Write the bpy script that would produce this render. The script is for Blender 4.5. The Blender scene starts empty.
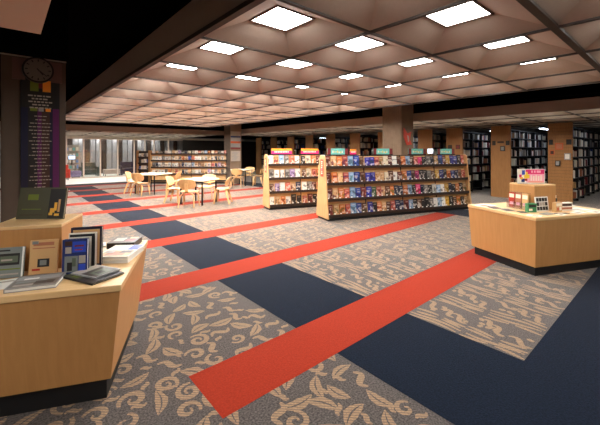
import bpy, bmesh, math, random
from mathutils import Matrix, Vector
PI = math.pi
R = math.radians
rnd = random.Random(7)
scene = bpy.context.scene
COL = scene.collection

# ------------------------------------------------------------------ materials
def lin(c):
    c /= 255.0
    return c / 12.92 if c <= 0.04045 else ((c + 0.055) / 1.055) ** 2.4
def srgb(r, g, b): return (lin(r), lin(g), lin(b), 1)

def newmat(name):
    m = bpy.data.materials.new(name); m.use_nodes = True
    nt = m.node_tree; b = nt.nodes['Principled BSDF']
    return m, nt, b

def plain(name, c, rough=.6, metal=0.0, spec=.4, bump=0.0, bscale=200, var=.0, vscale=6):
    m, nt, b = newmat(name)
    b.inputs['Base Color'].default_value = c
    b.inputs['Roughness'].default_value = rough
    b.inputs['Metallic'].default_value = metal
    b.inputs['Specular IOR Level'].default_value = spec
    if bump or var:
        tc = nt.nodes.new('ShaderNodeTexCoord')
        if bump:
            n = nt.nodes.new('ShaderNodeTexNoise'); n.inputs['Scale'].default_value = bscale
            nt.links.new(tc.outputs['Object'], n.inputs['Vector'])
            bp = nt.nodes.new('ShaderNodeBump'); bp.inputs['Strength'].default_value = bump
            bp.inputs['Distance'].default_value = .004
            nt.links.new(n.outputs['Fac'], bp.inputs['Height']); nt.links.new(bp.outputs['Normal'], b.inputs['Normal'])
        if var:
            n2 = nt.nodes.new('ShaderNodeTexNoise'); n2.inputs['Scale'].default_value = vscale
            n2.inputs['Detail'].default_value = 5
            nt.links.new(tc.outputs['Object'], n2.inputs['Vector'])
            mx = nt.nodes.new('ShaderNodeMix'); mx.data_type = 'RGBA'; mx.blend_type = 'MIX'
            mx.inputs[6].default_value = tuple(x * (1 - var) for x in c[:3]) + (1,)
            mx.inputs[7].default_value = tuple(min(1, x * (1 + var)) for x in c[:3]) + (1,)
            nt.links.new(n2.outputs['Fac'], mx.inputs[0]); nt.links.new(mx.outputs[2], b.inputs['Base Color'])
    return m

def wood(name, c1, c2, axis='Z', rough=.42, scale=3.0):
    m, nt, b = newmat(name)
    tc = nt.nodes.new('ShaderNodeTexCoord'); mp = nt.nodes.new('ShaderNodeMapping')
    s = {'X': (1.2, 16, 16), 'Y': (16, 1.2, 16), 'Z': (16, 16, 1.2)}[axis]
    mp.inputs['Scale'].default_value = s
    n = nt.nodes.new('ShaderNodeTexNoise'); n.inputs['Scale'].default_value = scale
    n.inputs['Detail'].default_value = 6; n.inputs['Distortion'].default_value = .6
    rp = nt.nodes.new('ShaderNodeValToRGB')
    rp.color_ramp.elements[0].position = .32; rp.color_ramp.elements[0].color = c1
    rp.color_ramp.elements[1].position = .68; rp.color_ramp.elements[1].color = c2
    nt.links.new(tc.outputs['Object'], mp.inputs['Vector']); nt.links.new(mp.outputs['Vector'], n.inputs['Vector'])
    nt.links.new(n.outputs['Fac'], rp.inputs['Fac']); nt.links.new(rp.outputs['Color'], b.inputs['Base Color'])
    b.inputs['Roughness'].default_value = rough
    return m

def carpet(name, c, speck, rib=None, sheen=.8):
    m, nt, b = newmat(name)
    tc = nt.nodes.new('ShaderNodeTexCoord')
    n = nt.nodes.new('ShaderNodeTexNoise'); n.inputs['Scale'].default_value = 85; n.inputs['Detail'].default_value = 4
    nt.links.new(tc.outputs['Object'], n.inputs['Vector'])
    rp = nt.nodes.new('ShaderNodeValToRGB')
    rp.color_ramp.elements[0].position = .3; rp.color_ramp.elements[1].position = .7
    rp.color_ramp.elements[0].color = tuple(x * (1 - speck) for x in c[:3]) + (1,)
    rp.color_ramp.elements[1].color = tuple(x * (1 + speck) for x in c[:3]) + (1,)
    nt.links.new(n.outputs['Fac'], rp.inputs['Fac'])
    out = rp.outputs['Color']
    if rib:
        w = nt.nodes.new('ShaderNodeTexWave'); w.wave_type = 'BANDS'; w.bands_direction = 'DIAGONAL'
        w.inputs['Scale'].default_value = 22; w.inputs['Distortion'].default_value = 1.0
        nt.links.new(tc.outputs['Object'], w.inputs['Vector'])
        mx = nt.nodes.new('ShaderNodeMix'); mx.data_type = 'RGBA'
        cr = nt.nodes.new('ShaderNodeMath'); cr.operation = 'MULTIPLY'; cr.inputs[1].default_value = .7
        nt.links.new(w.outputs['Fac'], cr.inputs[0]); nt.links.new(cr.outputs[0], mx.inputs[0])
        nt.links.new(out, mx.inputs[6]); mx.inputs[7].default_value = rib
        out = mx.outputs[2]
    nt.links.new(out, b.inputs['Base Color'])
    b.inputs['Roughness'].default_value = .95; b.inputs['Specular IOR Level'].default_value = .08
    b.inputs['Sheen Weight'].default_value = sheen; b.inputs['Sheen Roughness'].default_value = .3; b.inputs['Sheen Tint'].default_value = (1, .98, .96, 1)
    bp = nt.nodes.new('ShaderNodeBump'); bp.inputs['Strength'].default_value = .5; bp.inputs['Distance'].default_value = .004
    nt.links.new(n.outputs['Fac'], bp.inputs['Height']); nt.links.new(bp.outputs['Normal'], b.inputs['Normal'])
    return m

def emit(name, c, s):
    m, nt, b = newmat(name)
    b.inputs['Base Color'].default_value = (.8, .8, .8, 1)
    b.inputs['Emission Color'].default_value = c; b.inputs['Emission Strength'].default_value = s
    return m

def cover_mat(name, dark=False):
    """printed cover: the object's own colour with a picture area, a title band and a white tag"""
    m, nt, b = newmat(name)
    oi = nt.nodes.new('ShaderNodeObjectInfo'); tc = nt.nodes.new('ShaderNodeTexCoord')
    sp = nt.nodes.new('ShaderNodeSeparateXYZ'); nt.links.new(tc.outputs['Generated'], sp.inputs[0])
    def math_(op, a, bb):
        n = nt.nodes.new('ShaderNodeMath'); n.operation = op
        for i, v in enumerate((a, bb)):
            if isinstance(v, (int, float)): n.inputs[i].default_value = v
            else: nt.links.new(v, n.inputs[i])
        return n.outputs[0]
    def mix(f, a, bb):
        n = nt.nodes.new('ShaderNodeMix'); n.data_type = 'RGBA'
        if isinstance(f, (int, float)): n.inputs[0].default_value = f
        else: nt.links.new(f, n.inputs[0])
        for i, v in ((6, a), (7, bb)):
            if isinstance(v, tuple): n.inputs[i].default_value = v
            else: nt.links.new(v, n.inputs[i])
        return n.outputs[2]
    def band(v, lo, hi): return math_('MULTIPLY', math_('GREATER_THAN', v, lo), math_('LESS_THAN', v, hi))
    ad = nt.nodes.new('ShaderNodeVectorMath'); ad.operation = 'MULTIPLY_ADD'
    ad.inputs[1].default_value = (1, 0, 1.5)
    cx = nt.nodes.new('ShaderNodeCombineXYZ')
    for k, mul in ((0, 37.0), (1, 11.0), (2, 71.0)):
        nt.links.new(math_('MULTIPLY', oi.outputs['Random'], mul), cx.inputs[k])
    nt.links.new(tc.outputs['Generated'], ad.inputs[0]); nt.links.new(cx.outputs[0], ad.inputs[2])
    n = nt.nodes.new('ShaderNodeTexNoise'); n.inputs['Scale'].default_value = 1.7; n.inputs['Detail'].default_value = 1
    nt.links.new(ad.outputs[0], n.inputs['Vector'])
    hs = nt.nodes.new('ShaderNodeHueSaturation'); hs.inputs['Hue'].default_value = .5
    nt.links.new(math_('ADD', .42, math_('MULTIPLY', oi.outputs['Random'], .16)), hs.inputs['Hue'])
    hs.inputs['Value'].default_value = .35
    nt.links.new(oi.outputs['Color'], hs.inputs['Color'])
    pale = mix(.45, oi.outputs['Color'], (.85, .78, .68, 1))
    img = mix(math_('GREATER_THAN', n.outputs['Fac'], .56), oi.outputs['Color'], hs.outputs['Color'])
    img = mix(math_('GREATER_THAN', math_('SUBTRACT', .42, n.outputs['Fac']), 0), img, pale)
    body = mix(band(sp.outputs[2], .12, .66), oi.outputs['Color'], img)
    body = mix(math_('MULTIPLY', math_('MULTIPLY', band(sp.outputs[2], .76, .85), band(sp.outputs[0], .2, .8)), .7), body, pale)
    body = mix(math_('MULTIPLY', band(sp.outputs[2], .03, .13), band(sp.outputs[0], .08, .4)), body, (.85, .85, .82, 1))
    nt.links.new(body, b.inputs['Base Color'])
    b.inputs['Roughness'].default_value = .35
    return m

def spine_mat(name):
    m, nt, b = newmat(name)
    oi = nt.nodes.new('ShaderNodeObjectInfo'); tc = nt.nodes.new('ShaderNodeTexCoord')
    sp = nt.nodes.new('ShaderNodeSeparateXYZ'); nt.links.new(tc.outputs['Generated'], sp.inputs[0])
    rp = nt.nodes.new('ShaderNodeValToRGB'); rp.color_ramp.interpolation = 'CONSTANT'
    e = rp.color_ramp.elements; e[0].color = (1, 1, 1, 1); e[1].position = .16; e[1].color = (0, 0, 0, 1)
    e[0].position = .06; k = e.new(0.0); k.color = (0, 0, 0, 1)
    k = e.new(.72); k.color = (.45, .45, .45, 1); k = e.new(.84); k.color = (0, 0, 0, 1)
    nt.links.new(sp.outputs[2], rp.inputs['Fac'])
    mx = nt.nodes.new('ShaderNodeMix'); mx.data_type = 'RGBA'
    nt.links.new(rp.outputs['Color'], mx.inputs[0]); nt.links.new(oi.outputs['Color'], mx.inputs[6])
    mx.inputs[7].default_value = (.8, .76, .7, 1)
    nt.links.new(mx.outputs[2], b.inputs['Base Color']); b.inputs['Roughness'].default_value = .5
    return m

M = {}
M['maple'] = wood('maple veneer', srgb(182, 130, 76), srgb(191, 139, 84), 'Z', scale=2.0)
M['maple_top'] = wood('maple top', srgb(218, 178, 122), srgb(228, 190, 138), 'X', .35)
M['case'] = wood('bookcase maple', srgb(212, 166, 110), srgb(224, 182, 128), 'X', .45)
M['case_end'] = wood('bookcase end maple', srgb(192, 148, 98), srgb(206, 164, 114), 'Z', .45)
M['ply'] = wood('blond plywood', srgb(198, 154, 102), srgb(214, 174, 122), 'Z', .35)
M['ply_seat'] = wood('blond plywood seat', srgb(218, 178, 126), srgb(232, 198, 150), 'Y', .3)
M['panel'] = wood('stack end veneer', srgb(142, 98, 54), srgb(158, 112, 64), 'Z', .55)
M['groove'] = plain('dark groove', srgb(84, 56, 30))
M['black'] = plain('black laminate', (.008, .008, .009, 1), .5)
M['steel'] = plain('black steel', (.012, .012, .014, 1), .4, .6)
M['void'] = plain('black plenum paint', (.003, .003, .003, 1), 1, spec=0)
M['lip'] = plain('dark bronze shelf lip', srgb(48, 34, 26), .45, bump=.05)
M['stack'] = plain('black stack steel', (.010, .010, .012, 1), .5)
M['white_top'] = plain('cream laminate', srgb(240, 228, 206), .3)
M['white'] = plain('white paper', srgb(236, 234, 228), .6, var=.03)
M['pages'] = plain('page edges', srgb(222, 210, 188), .8)
M['grid'] = plain('dark ceiling grid', srgb(58, 48, 42), .6)
M['coffer'] = plain('perforated coffer board', srgb(180, 163, 149), .9, bump=.15, bscale=90, var=.05, vscale=30, spec=.1)
M['soffit'] = plain('pale soffit paint', srgb(222, 196, 182), .9, var=.02, vscale=1, spec=.1)
M['coffer_low'] = plain('dusty coffer board', srgb(190, 180, 166), .9, bump=.15, bscale=60, var=.08, vscale=3, spec=.1)
M['fascia'] = plain('brown bulkhead paint', srgb(156, 138, 126), .85, var=.05, spec=.15)
M['lit'] = emit('lit diffuser', (1, .98, .93, 1), 16)
M['lit_mid'] = emit('lit diffuser mid rows', (1, .98, .93, 1), 32)
M['lit_far'] = emit('lit diffuser far rows', (1, .96, .89, 1), 72)
M['unlit'] = plain('unlit diffuser', srgb(120, 112, 104), .5)
M['lit_hall'] = emit('lit hall diffuser', (1, .96, .92, 1), 40)
M['lit_stack'] = emit('lit stack diffuser', (1, .92, .80, 1), 30)
M['soffit_fill'] = emit('added soffit fill diffuser', (1, .97, .91, 1), 50)
M['tube'] = emit('cool strip tube', (.75, .85, 1, 1), 14)
M['frame_dark'] = plain('dark light frame', srgb(70, 52, 44), .5)
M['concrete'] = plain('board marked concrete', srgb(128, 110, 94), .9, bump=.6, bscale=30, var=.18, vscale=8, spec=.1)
M['concrete_d'] = plain('dark column concrete', srgb(88, 76, 66), .8, bump=.2, bscale=30, var=.12, vscale=5)
M['carpet'] = carpet('grey pattern carpet', srgb(80, 74, 72), .6)
M['tan'] = carpet('tan carpet motif', srgb(156, 128, 100), .25, srgb(90, 80, 74))
M['red'] = carpet('orange red carpet', srgb(142, 44, 26), .16, sheen=.14)
M['navy'] = carpet('navy carpet', srgb(16, 24, 38), .45, sheen=.14)
M['tile'] = plain('pale stone floor', srgb(232, 228, 220), .35, var=.04, vscale=2)
M['wallp'] = plain('grey wall paint', srgb(150, 146, 148), .8, var=.06, vscale=2)
M['wall_l'] = plain('cream wall paint', srgb(214, 204, 190), .85, var=.03, vscale=2)
M['wall_d'] = plain('dark wall paint', srgb(40, 36, 34), .9)
M['alu'] = plain('pale aluminium mullion', srgb(206, 190, 176), .4, .2)
M['cover'] = cover_mat('printed cover')
M['spine'] = spine_mat('printed spine')
def solid(n, r, g, b, rough=.4): 
    M[n] = plain(n, srgb(r, g, b), rough); return M[n]
for n, c in dict(magenta=(226, 40, 110), orange=(244, 150, 50), teal=(110, 190, 180), maroon=(120, 44, 48), signred=(206, 66, 48),
                 yellow=(246, 206, 60), blue=(44, 76, 190), pink=(244, 170, 190), pale=(238, 226, 206), navyb=(34, 50, 108), slate=(124, 130, 128),
                 darkgreen=(74, 74, 54), gold=(240, 186, 70), peach_c=(232, 200, 176), tanb=(206, 164, 112), char=(34, 32, 32), purple=(88, 28, 84), brownb=(66, 42, 34),
                 indigo=(22, 24, 52), greyt=(170, 160, 150), green=(60, 130, 84), olive=(110, 124, 40), sofa=(66, 78, 72), sofap=(64, 50, 66),
                 bench=(196, 172, 160), lavender=(136, 118, 160), screen=(110, 160, 220), redf=(176, 50, 34), mauve=(104, 78, 72), dusk=(112, 104, 98), copper=(176, 110, 80),
                 silver=(150, 150, 150), dullgreen=(90, 100, 84), cream=(240, 234, 220), rust=(190, 84, 40), drk=(58, 46, 40)).items():
    solid(n, *c)
def glass(name, tint, gl=.06):
    m, nt, b = newmat(name)
    out = nt.nodes['Material Output']
    tr = nt.nodes.new('ShaderNodeBsdfTransparent'); tr.inputs[0].default_value = tint
    gs = nt.nodes.new('ShaderNodeBsdfGlossy'); gs.inputs['Roughness'].default_value = .02
    mx = nt.nodes.new('ShaderNodeMixShader'); mx.inputs[0].default_value = gl
    nt.links.new(tr.outputs[0], mx.inputs[1]); nt.links.new(gs.outputs[0], mx.inputs[2]); nt.links.new(mx.outputs[0], out.inputs['Surface'])
    return m
M['glass'] = glass('window glass', (.9, .93, .93, 1))
M['acrylic'] = glass('clear acrylic', (.92, .94, .94, 1), .12)

# ------------------------------------------------------------------ mesh helper
class MB:
    def __init__(s): s.v = []; s.f = []; s.mi = []; s.mats = []; s.T = Matrix()
    def mat(s, m):
        if isinstance(m, str): m = M[m]
        if m not in s.mats: s.mats.append(m)
        return s.mats.index(m)
    def add(s, vs, fs, m):
        o = len(s.v); k = s.mat(m)
        s.v += [tuple(s.T @ Vector(p)) for p in vs]
        for f in fs: s.f.append([o + i for i in f]); s.mi.append(k)
        return s
    def box(s, x0, x1, y0, y1, z0, z1, m):
        v = [(x, y, z) for z in (z0, z1) for y in (y0, y1) for x in (x0, x1)]
        return s.add(v, [(0, 2, 3, 1), (4, 5, 7, 6), (0, 1, 5, 4), (2, 6, 7, 3), (0, 4, 6, 2), (1, 3, 7, 5)], m)
    def hexa(s, lo, hi, m):      # two quads (counter-clockwise from above)
        v = list(lo) + list(hi)
        return s.add(v, [(3, 2, 1, 0), (4, 5, 6, 7), (0, 1, 5, 4), (1, 2, 6, 5), (2, 3, 7, 6), (3, 0, 4, 7)], m)
    def prism(s, poly, axis, a, b, m):   # poly in the two other axes
        n = len(poly)
        def P(p, t): return {'x': (t, p[0], p[1]), 'y': (p[0], t, p[1]), 'z': (p[0], p[1], t)}[axis]
        v = [P(p, a) for p in poly] + [P(p, b) for p in poly]
        f = [tuple(range(n))[::-1], tuple(range(n, 2 * n))] + [(i, (i + 1) % n, n + (i + 1) % n, n + i) for i in range(n)]
        return s.add(v, f, m)
    def cyl(s, c, r, h, m, axis='z', n=20, r2=None):
        r2 = r if r2 is None else r2
        def P(a, rr, t):
            x, y = rr * math.cos(a), rr * math.sin(a)
            p = {'z': (x, y, t), 'y': (x, t, y), 'x': (t, x, y)}[axis]
            return (c[0] + p[0], c[1] + p[1], c[2] + p[2])
        v = [P(2 * PI * i / n, r, 0) for i in range(n)] + [P(2 * PI * i / n, r2, h) for i in range(n)]
        f = [tuple(range(n))[::-1], tuple(range(n, 2 * n))] + [(i, (i + 1) % n, n + (i + 1) % n, n + i) for i in range(n)]
        return s.add(v, f, m)
    def bar(s, path, w, t, m, side=(1, 0, 0)):   # rectangular strip of width w (along side) and thickness t swept along a path
        sd = Vector(side).normalized(); vs = []; fs = []
        P = [Vector(p) for p in path]
        for i, p in enumerate(P):
            d = (P[min(i + 1, len(P) - 1)] - P[max(i - 1, 0)]).normalized()
            n = d.cross(sd).normalized(); s2 = n.cross(d).normalized()
            ww = w[i] if isinstance(w, (list, tuple)) else w
            for a, b in ((-1, -1), (1, -1), (1, 1), (-1, 1)): vs.append(tuple(p + s2 * a * ww / 2 + n * b * t / 2))
        for i in range(len(P) - 1):
            for k in range(4): fs.append((4 * i + k, 4 * i + (k + 1) % 4, 4 * i + 4 + (k + 1) % 4, 4 * i + 4 + k))
        fs.append((3, 2, 1, 0)); q = 4 * (len(P) - 1); fs.append((q, q + 1, q + 2, q + 3))
        return s.add(vs, fs, m)
    def build(s, name, parent=None, loc=(0, 0, 0), rz=0, smooth=False, bevel=0, fix=True):
        me = bpy.data.meshes.new(name); me.from_pydata(s.v, [], s.f)
        for m in s.mats: me.materials.append(m)
        me.polygons.foreach_set('material_index', s.mi)
        if smooth: me.polygons.foreach_set('use_smooth', [True] * len(s.f))
        me.update()
        if fix:
            bm = bmesh.new(); bm.from_mesh(me); bmesh.ops.recalc_face_normals(bm, faces=bm.faces); bm.to_mesh(me); bm.free()
        o = bpy.data.objects.new(name, me); COL.objects.link(o)
        o.location = loc; o.rotation_euler = (0, 0, rz)
        if parent: o.parent = parent
        if bevel:
            md = o.modifiers.new('bevel', 'BEVEL'); md.width = bevel; md.segments = 2; md.limit_method = 'ANGLE'
        return o

def tag(o, label, cat, group=None):
    o['label'] = label; o['category'] = cat
    if group: o['group'] = group
    return o
def struct(o): o['kind'] = 'structure'; return o
def thing(name, label, cat, loc=(0, 0, 0), rz=0, group=None):
    o = bpy.data.objects.new(name, None); COL.objects.link(o)
    o.location = loc; o.rotation_euler = (0, 0, rz); o.empty_display_size = .1
    return tag(o, label, cat, group)
def dup(root, loc=None, rz=None, label=None, group=None):
    def cp(o, par):
        c = o.copy(); COL.objects.link(c)
        if par: c.parent = par
        for ch in list(o.children): cp(ch, c)
        return c
    r = cp(root, None)
    if loc is not None: r.location = loc
    if rz is not None: r.rotation_euler = (0, 0, rz)
    if label: r['label'] = label
    if group: r['group'] = group
    return r
ORD = ['first', 'second', 'third', 'fourth', 'fifth', 'sixth', 'seventh', 'eighth', 'ninth', 'tenth', 'eleventh', 'twelfth', 'thirteenth', 'fourteenth',
       'fifteenth', 'sixteenth', 'seventeenth', 'eighteenth', 'nineteenth', 'twentieth', 'twenty-first', 'twenty-second', 'twenty-third', 'twenty-fourth',
       'twenty-fifth', 'twenty-sixth', 'twenty-seventh', 'twenty-eighth', 'twenty-ninth', 'thirtieth', 'thirty-first', 'thirty-second', 'thirty-third',
       'thirty-fourth', 'thirty-fifth', 'thirty-sixth', 'thirty-seventh', 'thirty-eighth', 'thirty-ninth', 'fortieth', 'forty-first', 'forty-second']

# ------------------------------------------------------------------ floor
NX0, NX1 = 1.98, 2.98
fl = MB()
fl.box(-5, 24, -5, 19.33, -.06, 0, 'carpet')
def quad(x0, x1, y0, y1, z, m): fl.add([(x0, y0, z), (x1, y0, z), (x1, y1, z), (x0, y1, z)], [(0, 1, 2, 3)], m)
ZM, ZN, ZR = .0006, .0016, .0022
def zj(): return .0004 + rnd.random() * .0008
quad(NX0, NX1, -1.5, 18.33, ZN, 'navy')
quad(NX1, 14, -.17, .83, ZN, 'navy')
quad(8.48, 9.48, .83, 18.33, ZN, 'navy')
quad(-5, 12, 18.33, 19.33, ZN, 'navy')
for k in range(9):
    y = 1.83 + 2 * k
    quad(.98, 8.48, y, y + .5, ZR, 'red')
def ribbon(pts, w):
    vs = []; n = len(pts); ZM = zj()
    for i, p in enumerate(pts):
        a = pts[max(i - 1, 0)]; b = pts[min(i + 1, n - 1)]
        dx, dy = b[0] - a[0], b[1] - a[1]; L = math.hypot(dx, dy) or 1
        ww = (w(i / (n - 1)) if callable(w) else w) / 2
        vs += [(p[0] - dy / L * ww, p[1] + dx / L * ww, ZM), (p[0] + dy / L * ww, p[1] - dx / L * ww, ZM)]
    fl.add(vs, [(2 * i + 1, 2 * i + 3, 2 * i + 2, 2 * i) for i in range(n - 1)], 'tan')
def spiral(cx, cy, r, a0, sgn, turns=1.6):
    n = 18
    ribbon([(cx + r * (1 - .82 * t) * math.cos(a0 + sgn * 2 * PI * turns * t), cy + r * (1 - .82 * t) * math.sin(a0 + sgn * 2 * PI * turns * t))
            for t in [i / n for i in range(n + 1)]], lambda t: r * (.2 + .32 * math.sin(PI * min(1, t * 1.15 + .05))))
def leaf(cx, cy, L, a, W):
    for sg in (-1, 1):
        ZM = zj(); n = 7; c, s = math.cos(a), math.sin(a); vs = []
        for i in range(n + 1):
            t = i / n; x = (t - .5) * L; inner = .12 * W * math.sin(PI * t); outer = W * math.sin(PI * t) ** .8 * (.9 + .1 * (i % 2))
            bend = .12 * L * math.sin(PI * t)
            for q in (inner, outer):
                y = sg * q + bend
                vs.append((cx + x * c - y * s, cy + x * s + y * c, ZM))
        fs = [(2 * i, 2 * i + 2, 2 * i + 3, 2 * i + 1) for i in range(n)]
        if sg < 0: fs = [f[::-1] for f in fs]
        fl.add(vs, fs, 'tan')
def curl(cx, cy, L, a, amp, w):
    n = 10; c, s = math.cos(a), math.sin(a)
    ribbon([(cx + x * c - y * s, cy + x * s + y * c) for x, y in [((t - .5) * L, amp * math.sin(2 * PI * t)) for t in [i / n for i in range(n + 1)]]],
           lambda t: w * (.35 + .65 * math.sin(PI * t)))
# scroll and leaf carpet on the left of the navy aisle
y = -.6
row = 0
while y < 18.3:
    x = -1.2 if y > 3 else -.1
    x += .13 * (row % 2)
    while x < 1.98:
        px, py = x + rnd.uniform(-.035, .035), y + rnd.uniform(-.035, .035); k = rnd.random()
        if px < 1.94:
            if k < .34: spiral(px, py, rnd.uniform(.065, .09), rnd.uniform(0, 6.3), rnd.choice((-1, 1)), rnd.uniform(1.0, 1.5))
            elif k < .78: leaf(px, py, rnd.uniform(.19, .25), rnd.uniform(0, 6.3), rnd.uniform(.04, .055))
            else: curl(px, py, rnd.uniform(.14, .19), rnd.uniform(0, 6.3), rnd.uniform(.025, .04), .05)
        px += .1; py += .085
        if rnd.random() < .45 and px < 1.95: curl(px, py, rnd.uniform(.07, .1), rnd.uniform(0, 6.3), .012, .036)
        x += .2
    y += .175; row += 1
# brush stroke carpet tiles on the right
ty = .83
tj = 0
while ty < 18.3:
    tx = 2.98
    while tx < (8.4 if ty > 3.4 else 13):
        w0 = rnd.uniform(.17, .24)
        for q in range(4):
            xx = tx + .03 + q * w0 / 3.6; ph = rnd.uniform(0, 6); y0 = rnd.uniform(0, .04); y1 = .5 - rnd.uniform(0, .04)
            if rnd.random() < .35: segs = ((y0, .22), (.27, y1))
            else: segs = ((y0, y1),)
            for a, b in segs:
                ribbon([(xx + .017 * math.sin(ph + 11 * t), ty + t) for t in [a + (b - a) * i / 6 for i in range(7)]], lambda t: .016 + .022 * math.sin(PI * t))
        xs = tx + w0 + .05
        for q in range(3):
            curl(xs + .04 + .06 * q + rnd.uniform(-.02, .02), ty + .1 + .16 * q + rnd.uniform(-.04, .04), rnd.uniform(.17, .23), PI / 2 - .5 + rnd.uniform(-.4, .4), .035, .05)
        for q in range(7):
            dx, dy = xs + rnd.uniform(0, .2), ty + rnd.uniform(.03, .47)
            curl(dx, dy, rnd.uniform(.04, .065), rnd.uniform(0, 6), .004, .046)
        tx += .5
    ty += .5; tj += 1
struct(fl.build('floor', fix=False))
struct(MB().box(-5, 24, 19.33, 29, -.06, .0, 'tile').build('floor'))

# ------------------------------------------------------------------ ceiling
CX, CY, CS, CZ, RH, HL = 2.572, 1.965, 1.164, 2.71, .16, .225
def coffers(mb, x0, y0, ni, nj, z, mat, bar=.045, hole=True):
    bar = bar * .72
    for i in range(ni):
        for j in range(nj):
            a, b = x0 + i * CS, y0 + j * CS; c, d = a + CS, b + CS; mx, my = (a + c) / 2 + .02, (b + d) / 2 + .03
            lo = [(a, b, z), (c, b, z), (c, d, z), (a, d, z)]
            hi = [(mx - HL, my - HL, z + RH), (mx + HL, my - HL, z + RH), (mx + HL, my + HL, z + RH), (mx - HL, my + HL, z + RH)]
            mb.add(lo + hi, [(k, (k + 1) % 4, 4 + (k + 1) % 4, 4 + k) for k in range(4)], mat)
            if not hole: mb.add(hi, [(0, 1, 2, 3)], mat)
    for i in range(ni + 1):
        w = bar * (1.9 if i in (0, ni) else 1)
        mb.box(x0 + i * CS - w / 2, x0 + i * CS + w / 2, y0, y0 + nj * CS, z - .012, z + .03, 'grid')
    for j in range(nj + 1):
        w = bar * .8
        if abs(y0 + j * CS - (CY - CS)) < .01: w = bar * 2.0
        mb.box(x0, x0 + ni * CS, y0 + j * CS - w / 2, y0 + j * CS + w / 2, z - .012, z + .03, 'grid')
J0, J1 = -4, 11
cb = MB(); coffers(cb, CX - CS, CY + J0 * CS, 5, J1 - J0, CZ, 'coffer')
struct(cb.build('ceiling', fix=False))
X0, X1, YF = CX - CS, CX + 4 * CS, CY + J1 * CS      # 1.408 .. 7.228, far edge 14.77
lamp = None
ROWW = ['nearest the camera', 'in the second row', 'in the third row']
for j in range(J0, J1):
    for i in range(-1, 4):
        mx, my = CX + (i + .5) * CS + .02, CY + (j + .5) * CS + .03
        on = True
        name = 'ceiling_light'
        lab = 'square ceiling light, %s column from left bulkhead, %s row from far end of coffers' % (ORD[i + 1], ORD[J1 - 1 - j])
        t = thing(name, lab, 'ceiling light', (mx, my, CZ + RH), 0, 'coffer ceiling lights')
        fr = MB(); f = HL + .004
        for a, b, c, d in ((-f, f, -f, -f + .02), (-f, f, f - .02, f), (-f, -f + .02, -f + .02, f - .02), (f - .02, f, -f + .02, f - .02)):
            fr.box(a, b, c, d, -.012, .01, 'frame_dark')
        fr.box(-f, f, -f, f, .022, .05, 'frame_dark')  # unseen back housing, added to keep diffuser light out of the plenum
        for a, b, c, d in ((-f, f, -f, -f + .006), (-f, f, f - .006, f), (-f, -f + .006, -f, f), (f - .006, f, -f, f)): fr.box(a, b, c, d, .01, .03, 'frame_dark')
        fr.build('light_frame', t)
        MB().box(-HL + .014, HL - .014, -HL + .014, HL - .014, -.004, .02, 'lit' if j < 0 else ('lit_mid' if j < 3 else 'lit_far')).build('diffuser', t)
# bulkheads around the coffered field and the black plenum slots
bk = MB()
bk.box(X0 - .02, X0, -3, YF, CZ + .031, 3.08, 'fascia'); struct(bk.build('bulkhead'))
struct(MB().box(X1, X1 + .02, -3, YF, CZ + .031, 3.08, 'fascia').build('bulkhead'))
struct(MB().box(X0, X1, YF, YF + .02, CZ + .031, 3.08, 'fascia').build('bulkhead'))
struct(MB().box(-5, 24, -5, 29, 3.5, 3.55, 'void').build('ceiling'))
XB, YB, ZL = 9.15, 17.0, 2.47
struct(MB().box(XB, XB + .06, -5, YB, ZL, 2.71, 'fascia').build('bulkhead'))
struct(MB().box(-5, 24, YB, YB + .06, ZL, 2.71, 'fascia').build('bulkhead'))
lc = MB(); coffers(lc, XB + .06, -4.0, 12, 18, ZL + .012, 'coffer_low', hole=False); struct(lc.build('ceiling', fix=False))
lc = MB(); coffers(lc, -4.9, YB + .06, 12, 10, ZL + .012, 'coffer_low', hole=False); struct(lc.build('ceiling', fix=False))
struct(MB().box(-3, .2, -3, 3.18, ZL, 2.71, 'soffit').build('ceiling'))
struct(MB().box(XB, 24, -5, YB, 2.78, 2.8, 'void').build('ceiling'))
struct(MB().box(-5, 24, YB, 29, 2.78, 2.8, 'void').build('ceiling'))
# room walls
struct(MB().box(-5.1, -5, -5, 29, -.06, 3.5, 'wall_l').build('wall_left'))
struct(MB().box(24, 24.1, -5, 29, -.06, 3.5, 'wall_d').build('wall_right'))
struct(MB().box(-5, 24, -5.1, -5, -.06, 3.5, 'wall_l').build('wall_near'))
struct(MB().box(-5, 24, 29, 29.1, -.06, 3.5, 'wallp').build('wall_far'))

# pillars standing in the plenum slots
def pillar(x, y, left_m, front_m, fl_=True):
    p = MB(); w = .62
    p.box(x + .012, x + w, y + .012, y + w, .002, 3.5, left_m)
    p.box(x + .012, x + w, y, y + .012, .002, 3.5, front_m)
    n = 9
    for k in range(n):
        if fl_: p.box(x, x + .012, y + .02 + k * .066, y + .02 + k * .066 + .044, .002, 3.5, left_m)
    return struct(p.build('pillar'))
pillar(8.2, 5.2, 'concrete', 'concrete'); pillar(8.2, 14.58, 'concrete_d', 'concrete'); pillar(-.04, 5.2, 'concrete_d', 'concrete_d')  # far pillar: left face darker than its front
struct(MB().box(-.045, .585, 5.19, 5.2, 2.715, 2.73, 'greyt').build('trim_1'))

struct(MB().box(-.6, .6, 5.13, 5.9, 2.735, 3.49, 'void').build('beam'))
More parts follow.
